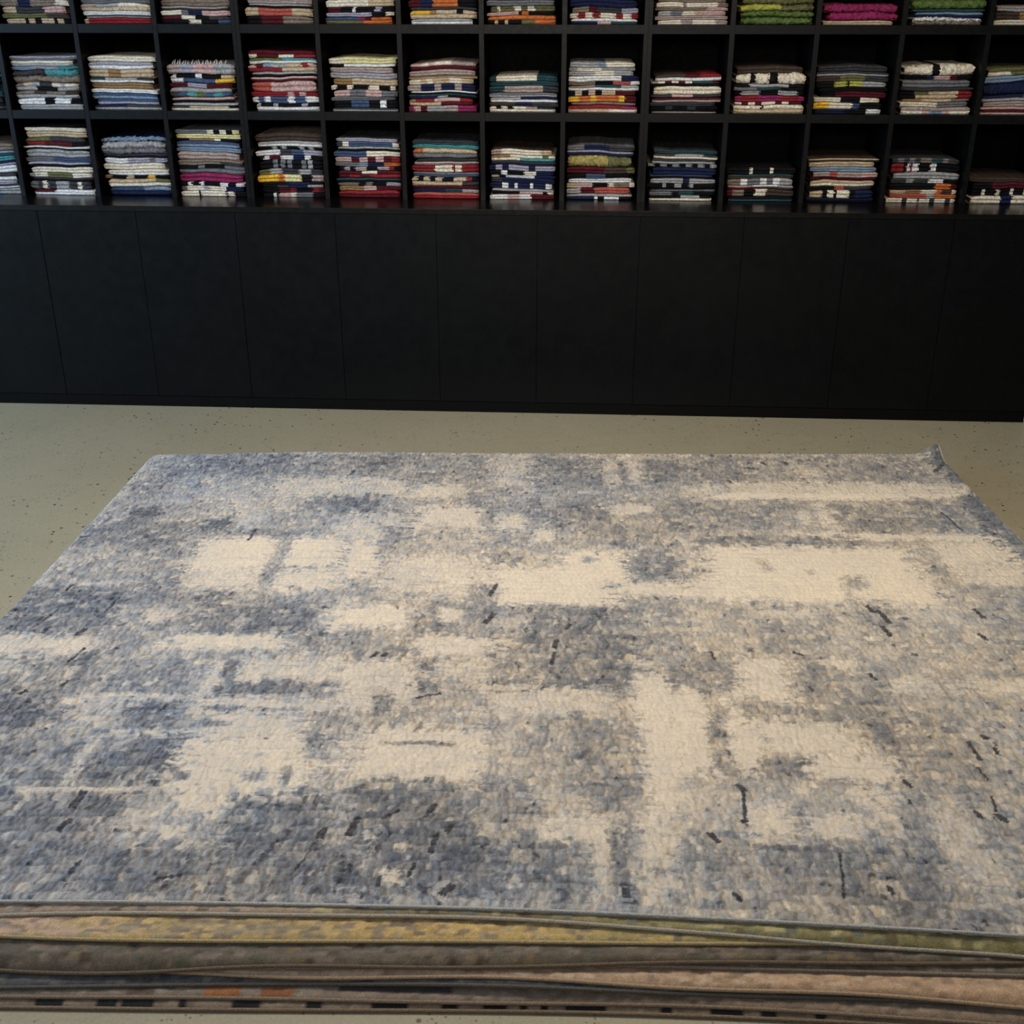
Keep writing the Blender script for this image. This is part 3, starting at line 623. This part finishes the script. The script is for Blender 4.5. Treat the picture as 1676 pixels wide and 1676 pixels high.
def build_rug(j):
    if j == 0:
        nu, nv = 980, 780
        s = np.linspace(0, 1, nu); t = np.linspace(0, 1, nv)
    else:
        nu, nv = 420, 64
        s = np.linspace(0, 1, nu)
        t = np.concatenate([np.linspace(0, .085, 36, endpoint=False), np.linspace(.085, .97, 18, endpoint=False), np.linspace(.97, 1, 10)])
    S, Tt = np.meshgrid(s, t)
    # corner positions of this rug, edges follow the measured outline
    yb0 = -2.2 * np.ones_like(S)
    X = FL[0] + (FR[0] - FL[0]) * S; Y = FL[1] + (BL[1] - FL[1]) * Tt
    for it in range(6):
        yf = front_y(j, X); ybk = back_y(j, X); Y = yf + (ybk - yf) * Tt
        xl = left_x(j, Y); xr = right_x(j, Y); X = xl + (xr - xl) * S
    zb = under(j, X, Y)
    if j == 0:
        C, hg = top_pattern(S, Tt)
    else:
        keys, specks, dens = LOWER[j]
        kx = [k[0] for k in keys]; kc = np.array([lin(k[1]) for k in keys])
        wx = X + .12 * cell_noise(X + 2, Y + 4, .05, .012, 300 + j)[0]
        C = np.stack([np.interp(wx, kx, kc[:, k]) for k in range(3)], -1)
        n1, eu, ev = cell_noise(X + 2, Y + 4, .035, .012, 400 + j); n2, _, _ = cell_noise(X + 2, Y + 4, .014, .007, 500 + j); n3, _, _ = cell_noise(X + 2, Y + 4, .02, .009, 600 + j)
        C = C * (1 + .16 * n1 + .14 * n2)[..., None]
        sel = (n3 + 1) / 2
        for q, sc in enumerate(specks):
            a = q * dens / len(specks); m = (sel > a) & (sel < a + dens / len(specks))
            C[m] = .3 * C[m] + .7 * np.array(lin(sc)) * (1 + .1 * n2[m])[:, None]
        C = C * .9 + .1 * C.mean(-1, keepdims=True)
        fd = Y - front_y(j, X)
        def patch(x0, x1, d0, d1, c):
            m = (X > x0) & (X < x1) & (fd >= d0) & (fd < d1); C[m] = np.array(lin(c)) * (1 + .12 * n2[m])[:, None]
        if j == 8:
            for x0, x1 in ((-.885, -.83), (-.775, -.735), (-.73, -.67), (-.625, -.605), (-.52, -.47), (-.385, -.355), (-.27, -.20), (-.14, -.105), (-.06, -.015), (.005, .02), (.04, .06), (.085, .165), (.265, .285), (.35, .41), (.44, .47), (.54, .56), (-1.1, -1.02), (-1.3, -1.22)):
                patch(x0, x1, -.01, .022, (28, 27, 28))
        if j == 7:
            for x0, x1 in ((-.80, -.63), (-.78, -.70), (-.33, -.12)): patch(x0, x1, .014, .06, (52, 44, 44))
            patch(-.575, -.51, 0, .03, (140, 92, 56)); patch(-.47, -.415, 0, .026, (128, 84, 54)); patch(-.72, -.67, .004, .02, (92, 74, 64))
        hg = .0011 * n1 + .0008 * n2
    e = np.minimum(np.minimum(S, 1 - S) * 3.1, np.minimum(Tt, 1 - Tt) * 2.4)
    rim = np.sqrt(np.clip(e / .008, 0, 1))
    Z = zb + TR * (.62 + .38 * rim) - .0006 + hg * rim
    top = np.stack([X, Y, Z], -1).reshape(-1, 3)
    q = grid_quads(nu, nv)
    idx = np.arange(nu * nv).reshape(nv, nu)
    ring = np.concatenate([idx[0, :-1], idx[:-1, -1], idx[-1, :0:-1], idx[:0:-1, 0]])
    rz = zb.ravel()[ring]; rp = top[ring].copy()
    low = rp.copy(); low[:, 2] = rz
    n0 = nu * nv; R = len(ring); i = np.arange(R); i2 = (i + 1) % R
    qs = np.stack([ring, i + n0, i2 + n0, ring[i2]], 1)
    # underside
    und = np.stack([X, Y, zb], -1)[::max(1, (nv - 1) // 20), ::max(1, (nu - 1) // 40)]
    verts = np.concatenate([top, low]); quads = np.concatenate([q, qs])
    me = mesh_np('area_rug', verts, quads)
    cols = np.concatenate([C.reshape(-1, 3), C.reshape(-1, 3)[ring]])
    cols = np.concatenate([np.clip(cols, 0, 1), np.ones((len(cols), 1))], 1).astype(np.float32)
    at = me.color_attributes.new('Col', 'FLOAT_COLOR', 'POINT'); at.data.foreach_set('color', cols.ravel())
    o = empty('area_rug', (0, float(Y.mean()), 0))
    me.transform(Matrix.Translation((0, -o.location.y, 0)))
    link('woven_field', me, M_RUG if j == 0 else M_PILE, o)
    tag(o, RUGLAB[j], 'rug', 'large rugs piled flat on the floor')
    # serged edge binding
    step = 4 if j == 0 else 2
    rp2 = rp[::step].copy(); rp2[:, 1] -= o.location.y; rp2[:, 2] = rz[::step] + TR * (.55 if j == 0 else .42)
    b = tube_loop('edge_binding', rp2, (np.where(np.arange(R)[::step] < nu - 1, .0036, .0062) if j == 0 else .0042), thread('binding_%d' % j, BINDCOL[j]), o)
    if j == 0: b['label'] = 'pale stitched binding around the top rug'
    return o
for j in range(NR): build_rug(j)

# ------------------------------------------------------------------ light: daylight from the left, warm ceiling lamps, added shelf fill
def area(name, loc, target, sx, sy, col, watts, spread=math.pi):
    L = bpy.data.lights.new(name, 'AREA'); L.shape = 'RECTANGLE'; L.size = sx; L.size_y = sy
    L.color = col; L.energy = watts; L.spread = spread
    o = bpy.data.objects.new(name, L); o.location = loc
    o.rotation_euler = (Vector(target) - Vector(loc)).to_track_quat('-Z', 'Y').to_euler()
    COL.objects.link(o); return o
area('window_daylight', (-5.3, -2.7, 1.9), (-.4, -1.7, .2), 5.0, 2.2, (.52, .75, 1.0), 320)
area('ceiling_lamp_left', (-1.1, -2.2, 3.4), (-.9, -2.0, 0), 1.2, 1.2, (1, .90, .80), 34, 2.2)
area('ceiling_lamp_right', (1.2, -2.2, 3.4), (1.0, -2.0, 0), 1.2, 1.2, (1, .88, .66), 35, 2.2)
area('shelf_fill', (-.3, -6.2, 2.5), (-.2, 0, 1.2), 3.0, .8, (1, .91, .80), 30, 1.3)  # added fill light from behind the camera to brighten the shelf fronts

w = bpy.data.worlds.new('room_ambient'); scene.world = w; w.use_nodes = True
bg = w.node_tree.nodes['Background']; bg.inputs[0].default_value = (.75, .85, 1, 1); bg.inputs[1].default_value = .05

# ------------------------------------------------------------------ camera
cd = bpy.data.cameras.new('camera'); cam = bpy.data.objects.new('camera', cd); COL.objects.link(cam)
cd.sensor_fit = 'HORIZONTAL'; cd.sensor_width = 36.0; cd.lens = 36.0 * CAMF / 1676.0
cd.clip_start = .05; cd.clip_end = 60
p_, y_, r_ = CAMROT
fwd = Vector((math.sin(y_) * math.cos(p_), math.cos(y_) * math.cos(p_), -math.sin(p_)))
right = Vector((math.cos(y_), -math.sin(y_), 0)); up = right.cross(fwd)
r2 = right * math.cos(r_) + up * math.sin(r_); u2 = up * math.cos(r_) - right * math.sin(r_)
cam.matrix_world = Matrix(((r2.x, u2.x, -fwd.x, CAMLOC[0]), (r2.y, u2.y, -fwd.y, CAMLOC[1]), (r2.z, u2.z, -fwd.z, CAMLOC[2]), (0, 0, 0, 1)))
scene.camera = cam
vs = scene.view_settings
vs.view_transform = 'Standard'; vs.look = 'None'; vs.gamma = 1; vs.exposure = 0; vs.use_curve_mapping = False
